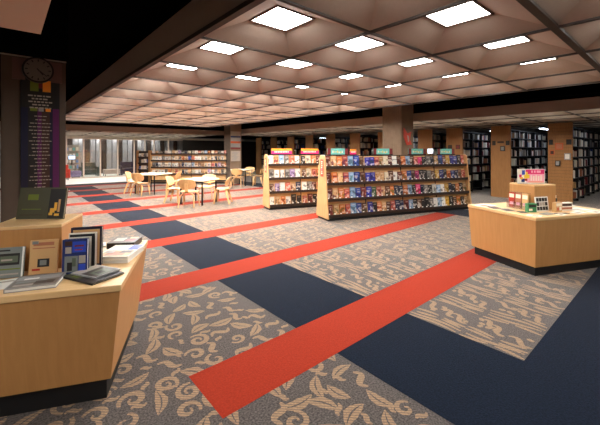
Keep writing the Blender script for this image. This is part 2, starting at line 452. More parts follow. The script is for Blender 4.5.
# ------------------------------------------------------------------ glazed far wall
GY = 23.3
mull = [1.75, 2.63, 3.47, 4.33, 5.27, 6.22, 6.87, 7.45, 8.4, 9.4]
for k in range(len(mull) - 1):
    a, b = mull[k], mull[k + 1]
    w = MB().box(a + .03, b - .03, GY + .02, GY + .028, .06, 2.36, 'glass').build('window_%d' % (k + 1)); struct(w)
    f = MB()
    f.box(a - .035, a + .035, GY - .03, GY + .07, .0, 2.47, 'alu'); f.box(a + .035, b - .035, GY - .02, GY + .06, 0, .06, 'alu')
    f.box(a + .035, b - .035, GY - .02, GY + .06, 2.3, 2.36, 'alu'); f.build('window_frame', w)
struct(MB().box(-5, 24, GY, GY + .04, 2.36, 2.47, 'coffer_low').build('trim_2'))
struct(MB().box(9.4, 24, GY, GY + .1, 0, 2.36, 'wall_d').build('wall_far'))
wallb = MB()
for k in range(40):
    x = -2 + k * .34
    wallb.box(x, x + .3, 27.3 + .03 * (k % 2), 27.45, 0, 2.6, 'wallp' if k % 3 else 'drk')
struct(wallb.build('wall_far'))

def sofa(x, y, w, m, label, rz=0, legs=True):
    t = thing('sofa', label, 'sofa', (x, y, 0), rz)
    MB().box(-w / 2, w / 2, -.35, .35, .08, .44, m).build('seat', t, bevel=.03)
    MB().box(-w / 2, w / 2, .22, .4, .45, .86, m).build('backrest', t, bevel=.03)
    for s in (-1, 1): MB().box(s * w / 2 - .07 + s * .075, s * w / 2 + .07 + s * .075, -.36, .4, .0, .6, m).build('armrest', t, bevel=.02)
    return t
sofa(4.05, 25.2, .75, 'sofa', 'dark green grey sofa behind the glass, left one of the two dark sofas')
sofa(6.35, 25.0, .95, 'sofap', 'dark plum sofa behind the glass, near the left end of the back bookcase')
t = thing('bench', 'pinkish beige upholstered bench behind the glass between two dark sofas', 'bench', (5.2, 24.6, 0))
MB().box(-.45, .45, -.3, .3, .12, .42, 'bench').build('seat', t, bevel=.02)
for sx in (-.4, .4):
    for sy in (-.25, .25): MB().cyl((sx, sy, 0), .02, .12, 'steel', n=8).build('leg', t)
t = thing('ottoman', 'lavender ottoman behind the leftmost glass panes', 'ottoman', (3.2, 24.3, 0))
MB().box(-.27, .27, -.25, .25, .05, .4, 'lavender').build('cushion', t, bevel=.03)
MB().box(-.2, .2, -.2, .2, 0, .05, 'black').build('base', t)
def lounge(x, y, rz, label):
    t = thing('lounge_chair', label, 'armchair', (x, y, 0.002), rz)
    MB().box(-.3, .3, -.3, .3, .12, .42, 'redf').build('seat', t, bevel=.03)
    MB().box(-.3, .3, .2, .34, .42, .85, 'redf').build('backrest', t, bevel=.03)
    for s in (-1, 1): MB().box(s * .35 - .05, s * .35 + .05, -.3, .34, .12, .6, 'redf').build('armrest', t, bevel=.02)
    for sx in (-.3, .3):
        for sy in (-.24, .26): MB().cyl((sx, sy, 0), .02, .13, 'steel', n=8).build('leg', t)
lounge(2.3, 22.6, R(180), 'small red armchair at the left end of the glazed wall')
lounge(-.62, 8.2, R(-60), 'red armchair behind the dark pillar at the left edge')
t = thing('monitor', 'pale blue computer screen standing behind the leftmost glass pane', 'monitor', (3.15, 25.4, 0))
MB().box(-.2, .2, -.01, .02, 1.05, 1.32, 'black').build('case', t)
MB().box(-.18, .18, -.014, -.009, 1.07, 1.3, emit('screen glow', (.45, .65, 1, 1), 1.4)).build('screen', t)
MB().box(-.03, .03, 0, .04, .74, 1.05, 'black').box(-.12, .12, -.07, .1, .73, .745, 'black').build('stand', t)
t = thing('desk', 'pale desk carrying the blue screen behind the glass', 'desk', (2.9, 25.5, 0))
MB().box(-.5, .5, -.3, .3, .69, .728, 'bench').build('desktop', t)
for s in (-1, 1): MB().box(s * .46 - .02, s * .46 + .02, -.28, .28, 0, .69, 'greyt').build('side_panel', t)
t = thing('display_rack', 'pale rack of papers against the left end of the glazed room', 'rack', (2.9, 26.8, 0))
MB().box(-.9, .9, .12, .15, 0, 2.0, 'greyt').build('back_panel', t)
for z in (.4, .8, 1.2, 1.6):
    s = MB().box(-.9, .9, -.1, .12, z, z + .02, 'bench')
    for q in range(9): s.box(-.85 + q * .19, -.72 + q * .19, .04, .06, z + .02, z + .02 + rnd.uniform(.15, .28), rnd.choice(('white', 'pale', 'teal', 'orange', 'screen')))
    s.build('shelf', t)
def coffer_light(mx, my, z, m, label, group):
    t = thing('ceiling_light', label, 'ceiling light', (mx, my, z), 0, group)
    f = HL + .002; fr = MB()
    for a, b, c, d in ((-f, f, -f, -f + .02), (-f, f, f - .02, f), (-f, -f + .02, -f + .02, f - .02), (f - .02, f, -f + .02, f - .02)): fr.box(a, b, c, d, -.02, -.002, 'frame_dark')
    fr.build('light_frame', t)
    MB().box(-HL + .02, HL - .02, -HL + .02, HL - .02, -.014, -.002, m).build('diffuser', t)
for i in (5, 6, 7, 8, 9, 10, 11):
    for j in (1, 3, 6, 8):
        coffer_light(-4.9 + (i + .5) * CS + .02, YB + .06 + (j + .5) * CS + .03, ZL + .012 + RH, 'lit_hall', 'square ceiling light over the far stone floor, %s column, %s row' % (ORD[i - 5], ORD[(1, 3, 6, 8).index(j)]), 'far hall ceiling lights')
for i in (0, 1):
    for j in range(0, 17):
        coffer_light(XB + .06 + (i + .5) * CS + .02, -4.0 + (j + .5) * CS + .03, ZL + .012 + RH, 'lit_stack', 'square ceiling light before the stacks, %s column, %s row from near wall' % (ORD[i], ORD[j]), 'ceiling lights before the stacks')
for k, (x, y) in enumerate(((-1.3, 1.6), (-1.3, -.6), (-2.4, 1.6))):  # unseen fill lights, added to brighten the left table and soffit
    coffer_light(x, y, ZL, 'soffit_fill', 'added unseen fill light under the low left soffit, ' + ('nearest the pillar', 'nearest the wall behind', 'farthest left')[k], 'added left soffit fill lights')

# ------------------------------------------------------------------ books
def book_mesh(name, w, h, t, cover='cover'):
    b = MB(); c = .0025
    b.box(-w / 2, w / 2, -t, -t + c, 0, h, cover); b.box(-w / 2, w / 2, -c, 0, 0, h, cover)
    b.box(-w / 2, -w / 2 + c, -t + c, -c, 0, h, cover)
    b.box(-w / 2 + c, w / 2 - .003, -t + c, -c, .003, h - .003, 'pages')
    me_o = b.build(name); me = me_o.data; bpy.data.objects.remove(me_o); return me
PAL = {'dark red': (120, 40, 32), 'brown': (110, 66, 40), 'orange': (226, 128, 56), 'peach': (236, 184, 128), 'salmon': (214, 104, 84), 'light blue': (150, 186, 226),
       'blue': (44, 74, 160), 'royal blue': (48, 52, 170), 'yellow': (236, 180, 60), 'grey': (128, 122, 118), 'black': (30, 26, 28), 'navy': (30, 38, 74), 'white': (240, 236, 230),
       'magenta': (226, 46, 124), 'cream': (232, 216, 186), 'teal': (70, 130, 140), 'green': (74, 104, 66), 'tan': (196, 150, 100), 'lilac': (180, 150, 200)}
def pick(n):
    r, g, b = PAL[n]; k = rnd.uniform(.76, .98)
    return srgb(min(255, r * k), min(255, g * k), min(255, b * k))
COVERS = [book_mesh('book', w, h, t) for w, h, t in ((.128, .2, .03), (.135, .212, .026), (.14, .218, .035), (.122, .19, .03))]
def place_books(mat, L0, bays, cols, z, yp, lean, rowname, casename, group, sizes=COVERS, hs=1.13, gap=.012, cat='book'):
    """one row of face-out books along the shelf's own x axis"""
    n = 0
    pos = []
    for (a, b), cl in zip(bays, cols):
        step = (b - a) / len(cl)
        for k, c in enumerate(cl): pos.append((a + (k + .5) * step, c))
    for x, c in pos:
        me = rnd.choice(sizes)
        o = bpy.data.objects.new('book', me); COL.objects.link(o)
        o.matrix_world = mat @ Matrix.Translation((x + rnd.uniform(-.006, .006), yp - .002, z)) @ Matrix.Rotation(-lean, 4, 'X') @ Matrix.Rotation(R(rnd.uniform(-1.2, 1.2)), 4, 'Z') @ Matrix.Diagonal((1, 1, hs * rnd.uniform(.95, 1.05), 1))
        o.color = pick(c)
        tag(o, '%s face-out book, %s from left, %s of %s' % (c, ORD[n], rowname, casename), cat, group)
        n += 1

def bookcase(name, label, org, ang, L, zs, y0, slope, depth, top, nb, dark=False, flat_top=False):
    """display bookcase: local x along the front, y towards its back"""
    t = thing(name, label, 'bookcase', org, ang)
    ew = .03; wm = 'case' if not dark else 'lip'; we = 'case_end' if not dark else 'panel'
    r = .06
    if slope:
        fr = slope * 1.02
        prof = [(0, .05), (depth, .05)]
        tw = depth - 2 * top * fr
        prof += [(depth - (top - .08) * fr, top - .08), (depth - top * fr - .03, top - .02), (depth - top * fr - .08, top)]
        prof += [(top * fr + .08, top), (top * fr + .03, top - .02), ((top - .08) * fr, top - .08)]
    else: prof = [(0, .0), (depth, .0), (depth, top), (0, top)]
    for x in (0, L - ew): MB().prism(prof, 'x', x, x + ew, we).build('end_panel', t, bevel=.004)
    MB().box(ew, L - ew, .05, depth - .05, .0, .06, 'black').build('plinth', t)
    th = .015
    def yp(z): return y0 + z * slope
    p = MB()
    zt = top - .03
    p.hexa([(ew, yp(.06), .06), (L - ew, yp(.06), .06), (L - ew, yp(.06) + th, .06), (ew, yp(.06) + th, .06)],
           [(ew, yp(zt), zt), (L - ew, yp(zt), zt), (L - ew, yp(zt) + th, zt), (ew, yp(zt) + th, zt)], wm)
    p.build('back_panel', t)
    if slope:
        q = MB(); D = depth
        q.hexa([(ew, D - yp(.06) - th, .06), (L - ew, D - yp(.06) - th, .06), (L - ew, D - yp(.06), .06), (ew, D - yp(.06), .06)],
               [(ew, D - yp(zt) - th, zt), (L - ew, D - yp(zt) - th, zt), (L - ew, D - yp(zt), zt), (ew, D - yp(zt), zt)], wm)
        q.build('back_panel', t)
    for z in zs:
        y = yp(z); s = MB(); dp = min(.115, y - .006) if not slope else .115
        s.box(ew, L - ew, y - dp, y - .001, z - .02, z, 'lip'); so_ = s.build('shelf', t)
        MB().box(ew, L - ew, y - dp - .008, y - dp, z - .045, z + .024, 'lip').build('shelf_lip', so_)
    for k in range(1, nb):
        x = L * k / nb; d = MB()
        d.bar([(x, yp(.06) - .006, .06), (x, yp(zt) - .006, zt)], .022, .012, 'grid'); d.build('divider', t)
    if slope: MB().box(ew, L - ew, yp(zt) - .01, depth - yp(zt) + .01, zt, zt + .02, 'lip').build('top_rail', t)
    return t, Matrix.Translation(org) @ Matrix.Rotation(ang, 4, 'Z'), yp

A1 = R(-18.47); ZS = [1.225, .845, .478, .118]; SL = .113; LEAN = math.atan(SL)
T1, MX1, yp1 = bookcase('display_bookcase', 'long blond wood A-frame display bookcase with four rows of face-out books', (5.483, 5.347, .002), A1, 4.45, ZS, .135, SL, .62, 1.5, 4)
bay = [(.05 + k * 1.1, .05 + k * 1.1 + 1.08) for k in range(4)]
rows = [
 [['dark red', 'peach', 'orange', 'salmon', 'light blue', 'blue', 'brown'], ['royal blue', 'royal blue', 'salmon', 'tan', 'cream', 'dark red', 'white', 'brown'], ['orange', 'light blue', 'brown', 'salmon', 'magenta', 'black', 'grey', 'navy'], ['tan', 'blue', 'dark red', 'yellow', 'royal blue', 'blue', 'black', 'salmon']],
 [['dark red', 'orange', 'peach', 'salmon', 'light blue', 'blue', 'brown'], ['royal blue', 'royal blue', 'tan', 'peach', 'cream', 'brown', 'white', 'dark red'], ['orange', 'blue', 'brown', 'magenta', 'black', 'black', 'grey', 'brown'], ['yellow', 'blue', 'black', 'orange', 'blue', 'navy', 'brown', 'salmon']],
 [['dark red', 'peach', 'orange', 'salmon', 'light blue', 'blue', 'dark red'], ['royal blue', 'green', 'salmon', 'peach', 'brown', 'orange', 'navy', 'navy'], ['orange', 'light blue', 'black', 'magenta', 'navy', 'grey', 'black', 'white'], ['light blue', 'white', 'yellow', 'navy', 'black', 'orange', 'black', 'tan']],
 [['dark red', 'peach', 'orange', 'salmon', 'light blue', 'blue', 'brown'], ['royal blue', 'black', 'orange', 'peach', 'brown', 'salmon', 'navy', 'navy'], ['dark red', 'light blue', 'black', 'brown', 'black', 'black', 'grey', 'white'], ['light blue', 'white', 'yellow', 'black', 'brown', 'orange', 'black', 'tan']]]
RN = ['top shelf', 'second shelf', 'third shelf', 'bottom shelf']
for z, cl, rn in zip(ZS, rows, RN):
    place_books(MX1, 0, bay, cl, z + .002, yp1(z), LEAN, rn, 'long display bookcase', 'books on the ' + rn + ' of the long display bookcase')
T2, MX2, yp2 = bookcase('display_bookcase', 'shorter blond wood display bookcase standing behind the left end of the long one', (5.345, 7.417, .002), A1, 3.0, ZS, .135, SL, .62, 1.5, 3)
bay2 = [(.05 + k * .98, .05 + k * .98 + .95) for k in range(3)]
rows2 = [
 [['white', 'orange', 'light blue', 'grey', 'salmon', 'white'], ['black', 'cream', 'orange', 'dark red', 'light blue', 'white'], ['white', 'cream', 'grey', 'blue', 'tan', 'black']],
 [['grey', 'white', 'white', 'grey', 'lilac', 'white'], ['brown', 'cream', 'salmon', 'orange', 'white', 'grey'], ['white', 'grey', 'tan', 'black', 'white', 'cream']],
 [['brown', 'lilac', 'white', 'salmon', 'peach', 'navy'], ['white', 'grey', 'dark red', 'salmon', 'white', 'white'], ['tan', 'white', 'grey', 'cream', 'white', 'navy']],
 [['white', 'tan', 'orange', 'white', 'black', 'black'], ['salmon', 'dark red', 'black', 'white', 'white', 'grey'], ['white', 'navy', 'tan', 'white', 'cream', 'grey']]]
for z, cl, rn in zip(ZS, rows2, RN):
    place_books(MX2, 0, bay2[:2], cl[:2], z + .002, yp2(z), LEAN, rn, 'shorter display bookcase', 'books on the ' + rn + ' of the shorter display bookcase')
A3 = R(-41); ZB = [1.455, 1.135, .805, .475, .15]
T3, MX3, yp3 = bookcase('display_bookcase', 'low blond wood bookcase full of pale books behind the reading tables', (5.33, 17.3, .002), A3, 3.95, ZB, .16, 0, .4, 1.47, 4)
MIXC = ['white'] * 9 + ['cream'] * 4 + ['light blue', 'blue', 'grey', 'grey', 'orange', 'tan', 'salmon', 'brown', 'navy', 'lilac', 'peach', 'black']
bay3 = [(.05 + k * .97, .05 + k * .97 + .94) for k in range(4)]
for z, rn, hs in zip(ZB[:4], ['top', 'second shelf', 'third shelf', 'fourth shelf'], (.75, 1.05, 1.05, 1.05, 1.05)):
    place_books(MX3, 0, bay3, [[rnd.choice(MIXC) for _ in range(6)] for _ in range(4)], z + .002, yp3(z), 0, rn, 'low back bookcase', 'books on the ' + rn + ' of the low back bookcase', hs=hs)
T4, MX4, yp4 = bookcase('narrow_bookcase', 'narrow dark shelved bookcase at the left end of the low back bookcase', (4.84, 17.75, .002), A3, .6, [1.3, 1.0, .68, .36], .18, 0, .4, 1.62, 1, dark=True)
for z, rn in zip((1.3, 1.0, .68, .36), RN):
    place_books(MX4, 0, [(.05, .55)], [[rnd.choice(MIXC + ['brown', 'dark red']) for _ in range(4)]], z + .002, yp4(z), 0, rn, 'narrow dark bookcase', 'books on the ' + rn + ' of the narrow dark bookcase', hs=.9)

# shelf-top signs and end signs
def top_sign(MXm, x0, x1, z, h, kind, label, yo=.31):
    w = x1 - x0
    t = bpy.data.objects.new('shelf_sign', None); COL.objects.link(t); tag(t, label, 'sign', 'signs on top of the display bookcases')
    t.matrix_world = MXm @ Matrix.Translation(((x0 + x1) / 2, yo, z))
    p = MB()
    if kind == 'teal':
        p.box(-w / 2, w / 2, -.008, .008, .02, h, 'teal')
        for s in (-1, 1): p.box(s * w * .42 - w * .08, s * w * .42 + w * .08, -.011, -.008, .02, h, 'maroon')
        for k in range(7): p.box(-w * .26 + k * w * .075, -w * .22 + k * w * .075, -.011, -.008, .06 + .012 * math.sin(k), .10 + .012 * math.cos(2 * k), 'yellow' if k % 2 else 'pale')
    else:
        p.box(-w / 2, w / 2, -.008, .008, .02, h * .62, 'magenta'); p.box(-w / 2, w / 2, -.008, .008, h * .62, h, 'orange')
        for k in range(9): p.box(-w * .36 + k * w * .08, -w * .31 + k * w * .08, -.011, -.008, .06, .10, 'pale')
    p.build('sign_face', t)
    MB().box(-w / 2, w / 2, -.02, .02, 0, .02, 'steel').build('sign_foot', t)
ZT = 1.492
for x0, x1, l in ((.14, .70, 'leftmost on the long bookcase'), (1.42, 2.0, 'second from left on the long bookcase'), (2.52, 3.1, 'third from left on the long bookcase'), (3.5, 4.12, 'rightmost on the long bookcase')):
    top_sign(MX1, x0, x1, ZT, .165, 'teal', 'teal sign with dark red ends, ' + l)
top_sign(MX2, .17, .78, ZT, .175, 'mag', 'orange and magenta sign on the left end of the shorter bookcase')
top_sign(MX2, 1.06, 1.62, ZT, .175, 'mag', 'orange and magenta sign on the shorter bookcase just left of the long one')
top_sign(MX1, .76, .93, ZT, .15, 'mag', 'small orange and magenta sign right of the leftmost teal sign')
t = bpy.data.objects.new('tablet', None); COL.objects.link(t); tag(t, 'pale blue lit screen on the long bookcase right of the third teal sign', 'screen')
t.matrix_world = MX1 @ Matrix.Translation((3.25, .31, ZT))
MB().box(-.1, .1, -.01, .01, .03, .17, 'black').build('case', t); MB().box(-.095, .095, -.013, -.01, .035, .165, emit('tablet glow', (.75, .87, 1, 1), 1.3)).build('screen', t)
MB().box(-.05, .05, -.04, .04, 0, .01, 'black').box(-.01, .01, -.01, .01, .01, .03, 'black').build('stand', t)
def end_sign(MXm, label, x):
    t = bpy.data.objects.new('end_sign', None); COL.objects.link(t); tag(t, label, 'sign', 'red end signs')
    yc = .3
    t.matrix_world = MXm @ Matrix.Translation((x, yc, 1.0))
    MB().box(-.008, 0, -.075, .075, 0, .4, 'signred').build('sign_board', t)
    s = MB()
    for k in range(7): s.box(-.010, -.008, -.035 + .01 * (k % 2), .03 - .008 * (k % 3), .33 - k * .045, .36 - k * .045, 'pale' if k != 4 else 'lavender')
    s.build('lettering', t)
end_sign(MX1, 'red vertical sign on the left end panel of the long bookcase', -.001)
end_sign(MX2, 'red vertical sign on the left end panel of the shorter bookcase', -.001)

# ------------------------------------------------------------------ reading tables and plywood chairs
def table(cx, cy, rz, s, label, h=.74):
    t = thing('reading_table', label, 'table', (cx, cy, .002), rz, 'reading tables')
    MB().box(-s / 2, s / 2, -s / 2, s / 2, h - .03, h, 'white_top').build('tabletop', t, bevel=.006)
    MB().box(-s / 2 + .06, s / 2 - .06, -s / 2 + .06, s / 2 - .06, h - .06, h - .03, 'steel').build('apron', t)
    for sx in (-1, 1):
        for sy in (-1, 1): MB().cyl((sx * (s / 2 - .07), sy * (s / 2 - .07), 0), .022, h - .06, 'steel', n=12).build('leg', t)
table(4.48, 9.88, R(31), .88, 'square cream topped reading table, the nearest one, left of the bookcases')
table(4.23, 13.4, R(33), .98, 'cream topped reading table at the far left in front of the back bookcase')
table(8.38, 13.75, R(31), .8, 'cream topped reading table in front of the striped pillar')

def shell(mb, fn, nu, nv, th, m):
    top = [[Vector(fn(i / nu * 2 - 1, j / nv * 2 - 1)) for j in range(nv + 1)] for i in range(nu + 1)]
    vs = []; W = nv + 1
    nrm = []
    for i in range(nu + 1):
        for j in range(nv + 1):
            a = top[min(i + 1, nu)][j] - top[max(i - 1, 0)][j]; b = top[i][min(j + 1, nv)] - top[i][max(j - 1, 0)]
            n = a.cross(b); n = n.normalized() if n.length > 1e-9 else Vector((0, 0, 1)); nrm.append(n); vs.append(tuple(top[i][j]))
    N = len(vs)
    vs += [tuple(Vector(vs[k]) - nrm[k] * th) for k in range(N)]
    fs = []
    for i in range(nu):
        for j in range(nv):
            a, b, c, d = i * W + j, (i + 1) * W + j, (i + 1) * W + j + 1, i * W + j + 1
            fs += [(a, b, c, d), (N + d, N + c, N + b, N + a)]
    edge = [(i * W, (i + 1) * W) for i in range(nu)] + [((i + 1) * W + nv, i * W + nv) for i in range(nu)] + [(j + 1, j) for j in range(nv)] + [(nu * W + j, nu * W + j + 1) for j in range(nv)]
    for a, b in edge: fs.append((a, N + a, N + b, b))
    mb.add(vs, fs, m)
def sq(u, v, k=.28):    # square to rounded square
    return u * math.sqrt(1 - k * v * v), v * math.sqrt(1 - k * u * u)
def make_chair(label, loc, rz):
    t = thing('plywood_chair', label, 'chair', loc, rz, 'plywood chairs at the reading tables')
    b = MB()
    def seat(u, v):
        x, y = sq(u, v); zz = .445 + .018 * x * x - .012 * (1 - v * v) + .012 * v
        if v > .55: zz -= .05 * ((v - .55) / .45) ** 2
        if v < -.6: zz += .02 * ((-.6 - v) / .4) ** 2
        return (x * .255, y * .225 + .02, zz)
    shell(b, seat, 12, 12, .013, 'ply_seat'); b.build('seat', t, smooth=True)
    b = MB()
    def back(u, v):
        x, z = sq(u, v, .34)
        return (x * .25, -.235 - .055 * z + .07 * x * x, .665 + z * .145)
    shell(b, back, 12, 10, .013, 'ply'); b.build('backrest', t, smooth=True)
    MB().bar([(0, .12, .418), (0, -.1, .412), (0, -.19, .42), (0, -.235, .46), (0, -.245, .56), (0, -.262, .68)], [.07, .08, .09, .1, .09, .08], .014, 'ply').build('spine', t)
    for s in (-1, 1):
        MB().bar([(0.012 * s, .15, .405), (.12 * s, .15, .40), (.185 * s, .155, .375), (.215 * s, .165, .32), (.235 * s, .19, 0)], [.07, .07, .07, .062, .04], .016, 'ply', side=(0, 1, 0)).build('leg', t)
        MB().bar([(0.012 * s, -.15, .405), (.11 * s, -.15, .40), (.165 * s, -.16, .37), (.19 * s, -.175, .3), (.225 * s, -.27, 0)], [.07, .07, .07, .062, .04], .016, 'ply', side=(0, 1, 0)).build('leg', t)
    return t
chairs = [  # x, y, facing angle (deg from +X), label
 (3.98, 9.42, 48, 'plywood chair at the nearest table, closest to the camera with its back turned'),
 (4.0, 10.5, -45, 'plywood chair at the nearest table, on its left side'),
 (5.02, 9.42, 140, 'plywood chair at the nearest table, on its right seen in profile'),
 (5.02, 10.45, 225, 'plywood chair at the nearest table, on the far side facing the camera'),
 (3.68, 12.98, 38, 'plywood chair at the far left table, in front with its back turned'),
 (3.68, 13.85, -35, 'plywood chair at the far left table, leftmost behind the front one'),
 (4.85, 12.95, 140, 'plywood chair at the far left table, at its right end'),
 (7.86, 13.3, 45, 'plywood chair at the table by the striped pillar, with its back turned'),
 (8.98, 14.12, 225, 'plywood chair at the table by the striped pillar, behind it facing the camera'),
 (8.85, 13.15, 135, 'plywood chair at the table by the striped pillar, at its right end')]
proto = None
for x, y, a, lab in chairs:
    if proto is None: proto = make_chair(lab, (x, y, .003), R(a - 90))
    else: dup(proto, (x, y, .003), R(a - 90), lab)

# ------------------------------------------------------------------ display tables
AT = math.atan2(-.417, .909)
def display_table(loc, x0, x1, y1, riser, label, riser_label, q=.065, zb=.115):
    t = thing('display_table', label, 'table', loc, AT)
    H0 = .76
    MB().box(x0 + q + .03, x1 - q - .03, q + .03, y1 - q - .03, .002, zb, 'black').build('plinth', t)
    MB().hexa([(x0 + q, q, zb), (x1 - q, q, zb), (x1 - q, y1 - q, zb), (x0 + q, y1 - q, zb)],
              [(x0 + .008, .008, H0 - .04), (x1 - .008, .008, H0 - .04), (x1 - .008, y1 - .008, H0 - .04), (x0 + .008, y1 - .008, H0 - .04)], 'maple').build('body', t)
    MB().box(x0, x1, 0, y1, H0 - .04, H0, 'maple_top').build('tabletop', t, bevel=.004)
    a, b, c, d, h = riser
    r = thing('display_riser', riser_label, 'riser', (0, 0, 0), 0)
    r.matrix_world = Matrix.Translation(loc) @ Matrix.Rotation(AT, 4, 'Z') @ Matrix.Translation(((a + b) / 2, (c + d) / 2, H0))
    w, dd = (b - a) / 2, (d - c) / 2
    rb = MB()
    rb.box(-w, w, -dd, dd, .001, h - .02, 'maple'); rb.build('box_sides', r, bevel=.003)
    MB().box(-w, w, -dd, dd, h - .02, h, 'maple_top').build('box_top', r, bevel=.003)
    return Matrix.Translation(loc) @ Matrix.Rotation(AT, 4, 'Z')
LT = display_table((.548, 2.339, 0), -1.5, 0, 1.13, (-.926, -.476, .454, .904, .315), 'blond wood display table with black plinth at the left edge, covered in books', 'square wood riser block on the left display table', .075, .14)
RT = display_table((5.014, 1.267, 0), 0, 1.5, 1.13, (.47, .87, .40, .80, .36), 'blond wood display table with black plinth at the right, covered in leaflets', 'square wood riser block on the right display table', .04, .12)
TZ = .761

def put(o, base, x, y, z, rz=0, rx=0):
    o.matrix_world = base @ Matrix.Translation((x, y, z)) @ Matrix.Rotation(R(rz), 4, 'Z') @ Matrix.Rotation(R(rx), 4, 'X'); return o
def big_book(base, x, y, z, w, h, t, rz, rx, cover, label, patches=(), pages='pages', cat='book', name='book', group=None):
    """book with cover, page block and printed patches; stands on its lower edge, front towards -y; rx=-90 lays it flat"""
    o = thing(name, label, cat, (0, 0, 0), 0, group)
    c = .004
    b = MB(); b.box(-w / 2, w / 2, -t, -t + c, 0, h, cover); b.box(-w / 2, w / 2, -c, 0, 0, h, cover); b.box(-w / 2, -w / 2 + c, -t + c, -c, 0, h, cover)
    for i, (x0, z0, x1, z1, m) in enumerate(patches): b.box(-w / 2 + x0 * w, -w / 2 + x1 * w, -t - .0003 * (i + 1), -t, z0 * h, z1 * h, m)
    b.build('cover', o)
    MB().box(-w / 2 + c, w / 2 - .004, -t + c, -c, .004, h - .004, pages).build('page_block', o)
    return put(o, base, x, y, z, rz, rx)
# standing books on the left table
big_book(LT, -.695, .70, 1.077, .35, .24, .02, -14, -12, 'darkgreen', 'dark olive landscape art book with gold figures standing on the left riser block',
         [(.02, .03, .64, .95, 'darkgreen'), (.66, .03, .985, .95, 'char'), (.70, .2, .80, .34, 'gold'), (.78, .26, .84, .52, 'gold'), (.68, .12, .76, .2, 'gold'), (.86, .22, .905, .62, 'tanb'), (.8, .1, .9, .17, 'gold'),
          (.1, .3, .5, .32, 'olive'), (.08, .12, .55, .14, 'brownb'), (.2, .6, .42, .78, 'olive')])
big_book(LT, -.735, .345, TZ, .155, .195, .022, 0, -9, 'slate', 'grey picture book leaning at the left edge of the left table',
         [(.0, .0, .06, 1, 'white'), (.94, 0, 1, 1, 'white'), (.08, .88, .5, .93, 'char'), (.1, .42, .86, .8, 'char'), (.16, .5, .8, .72, 'dullgreen'), (.2, .56, .6, .62, 'greyt'), (.08, .27, .9, .31, 'olive'), (.08, .1, .85, .15, 'greyt')], 'white')
big_book(LT, -.555, .375, TZ, .165, .225, .02, 0, -8, 'tanb', 'tan book with a small dark photo leaning on the left riser block',
         [(.12, .83, .86, .93, 'copper'), (.1, .74, .9, .77, 'copper'), (.3, .2, .72, .44, 'char'), (.38, .25, .62, .4, 'slate'), (.08, .88, .3, .97, 'slate'), (.12, .1, .4, .16, 'redf')])
big_book(LT, -.345, .325, TZ, .15, .232, .036, 0, -4, 'navyb', 'navy blue book with photo panels standing right of the left riser block',
         [(.1, .82, .38, .95, 'brownb'), (.12, .6, .36, .78, 'greyt'), (.1, .06, .62, .52, 'slate'), (.2, .1, .4, .34, 'char'), (.4, .62, .93, .93, 'blue'), (.48, .78, .86, .83, 'maroon'), (.5, .68, .8, .71, 'redf'), (.66, .3, .93, .52, 'greyt'), (.66, .08, .93, .27, 'blue'), (.4, .22, .55, .46, 'dullgreen')], 'white')
big_book(LT, -.325, .40, TZ, .17, .255, .03, 0, -4, 'cream', 'white hardback with dark edge standing just behind the navy blue book',
         [(.04, .9, .96, .97, 'char'), (.84, .03, .97, .9, 'char')], 'char')
big_book(LT, -.32, .475, TZ, .20, .28, .034, 0, -4, 'indigo', 'tall dark framed book with tan cover standing rearmost behind the navy blue book',
         [(.07, .05, .93, .94, 'tanb'), (.14, .1, .86, .88, 'copper'), (.3, .3, .7, .6, 'brownb')], 'pages')
# flat books
big_book(LT, -.503, .055, TZ, .26, .225, .024, 4, -90, 'silver', 'large grey landscape picture book lying flat at the front of the left table',
         [(.03, .05, .97, .95, 'dusk'), (.05, .55, .95, .9, 'silver'), (.1, .34, .7, .5, 'slate'), (.5, .2, .9, .42, 'drk'), (.12, .1, .5, .24, 'greyt'), (.2, .6, .5, .7, 'white')], 'white')
o = MB().box(-.12, .12, -.09, .09, 0, .003, 'white').box(-.09, .09, .03, .06, .003, .0034, 'greyt').build('leaflet')
tag(o, 'white sheet lying under the grey standing book at the left edge', 'paper'); put(o, LT, -.75, .2, TZ, 14)
big_book(LT, -.096, .12, TZ, .226, .305, .012, 49, -90, 'char', 'black book with green cover lying flat under the pale grey booklet',
         [(.04, .5, .5, .96, 'darkgreen'), (.1, .6, .35, .8, 'olive'), (.05, .05, .3, .3, 'drk')], 'pages')
big_book(LT, -.111, .178, TZ + .0135, .185, .235, .010, 52, -90, 'silver', 'pale grey booklet with dark photo lying on the black book',
         [(.06, .04, .95, .66, 'drk'), (.2, .12, .8, .5, 'dullgreen'), (.3, .2, .6, .4, 'char'), (.05, .70, .95, .96, 'greyt')], 'white')
big_book(LT, -.165, .464, TZ, .25, .335, .026, -10, -90, 'cream', 'white hardback at the bottom of the flat stack on the left table', [(.1, .1, .9, .9, 'greyt')], 'white')
big_book(LT, -.160, .47, TZ + .0275, .24, .32, .022, -13, -90, 'cream', 'white picture book with blue corner topping the flat stack on the left table',
         [(.05, .05, .95, .5, 'tanb'), (.2, .1, .75, .42, 'copper'), (.55, .3, .9, .5, 'brownb'), (.08, .56, .62, .93, 'white'), (.64, .56, .97, .97, 'blue'), (.1, .3, .35, .5, 'greyt')], 'white')
big_book(LT, -.18, .87, TZ, .225, .22, .05, -8, -90, 'drk', 'dark photo book lying flat behind the white stack on the left table',
         [(.05, .1, .95, .92, 'brownb'), (.12, .3, .5, .8, 'greyt'), (.55, .2, .9, .6, 'maroon'), (.62, .66, .9, .88, 'tanb')], 'char')
big_book(LT, -.36, .95, TZ, .1, .14, .012, 15, -90, 'white', 'small white and blue booklet lying behind the standing books', [(.2, .2, .8, .8, 'blue')], 'white')

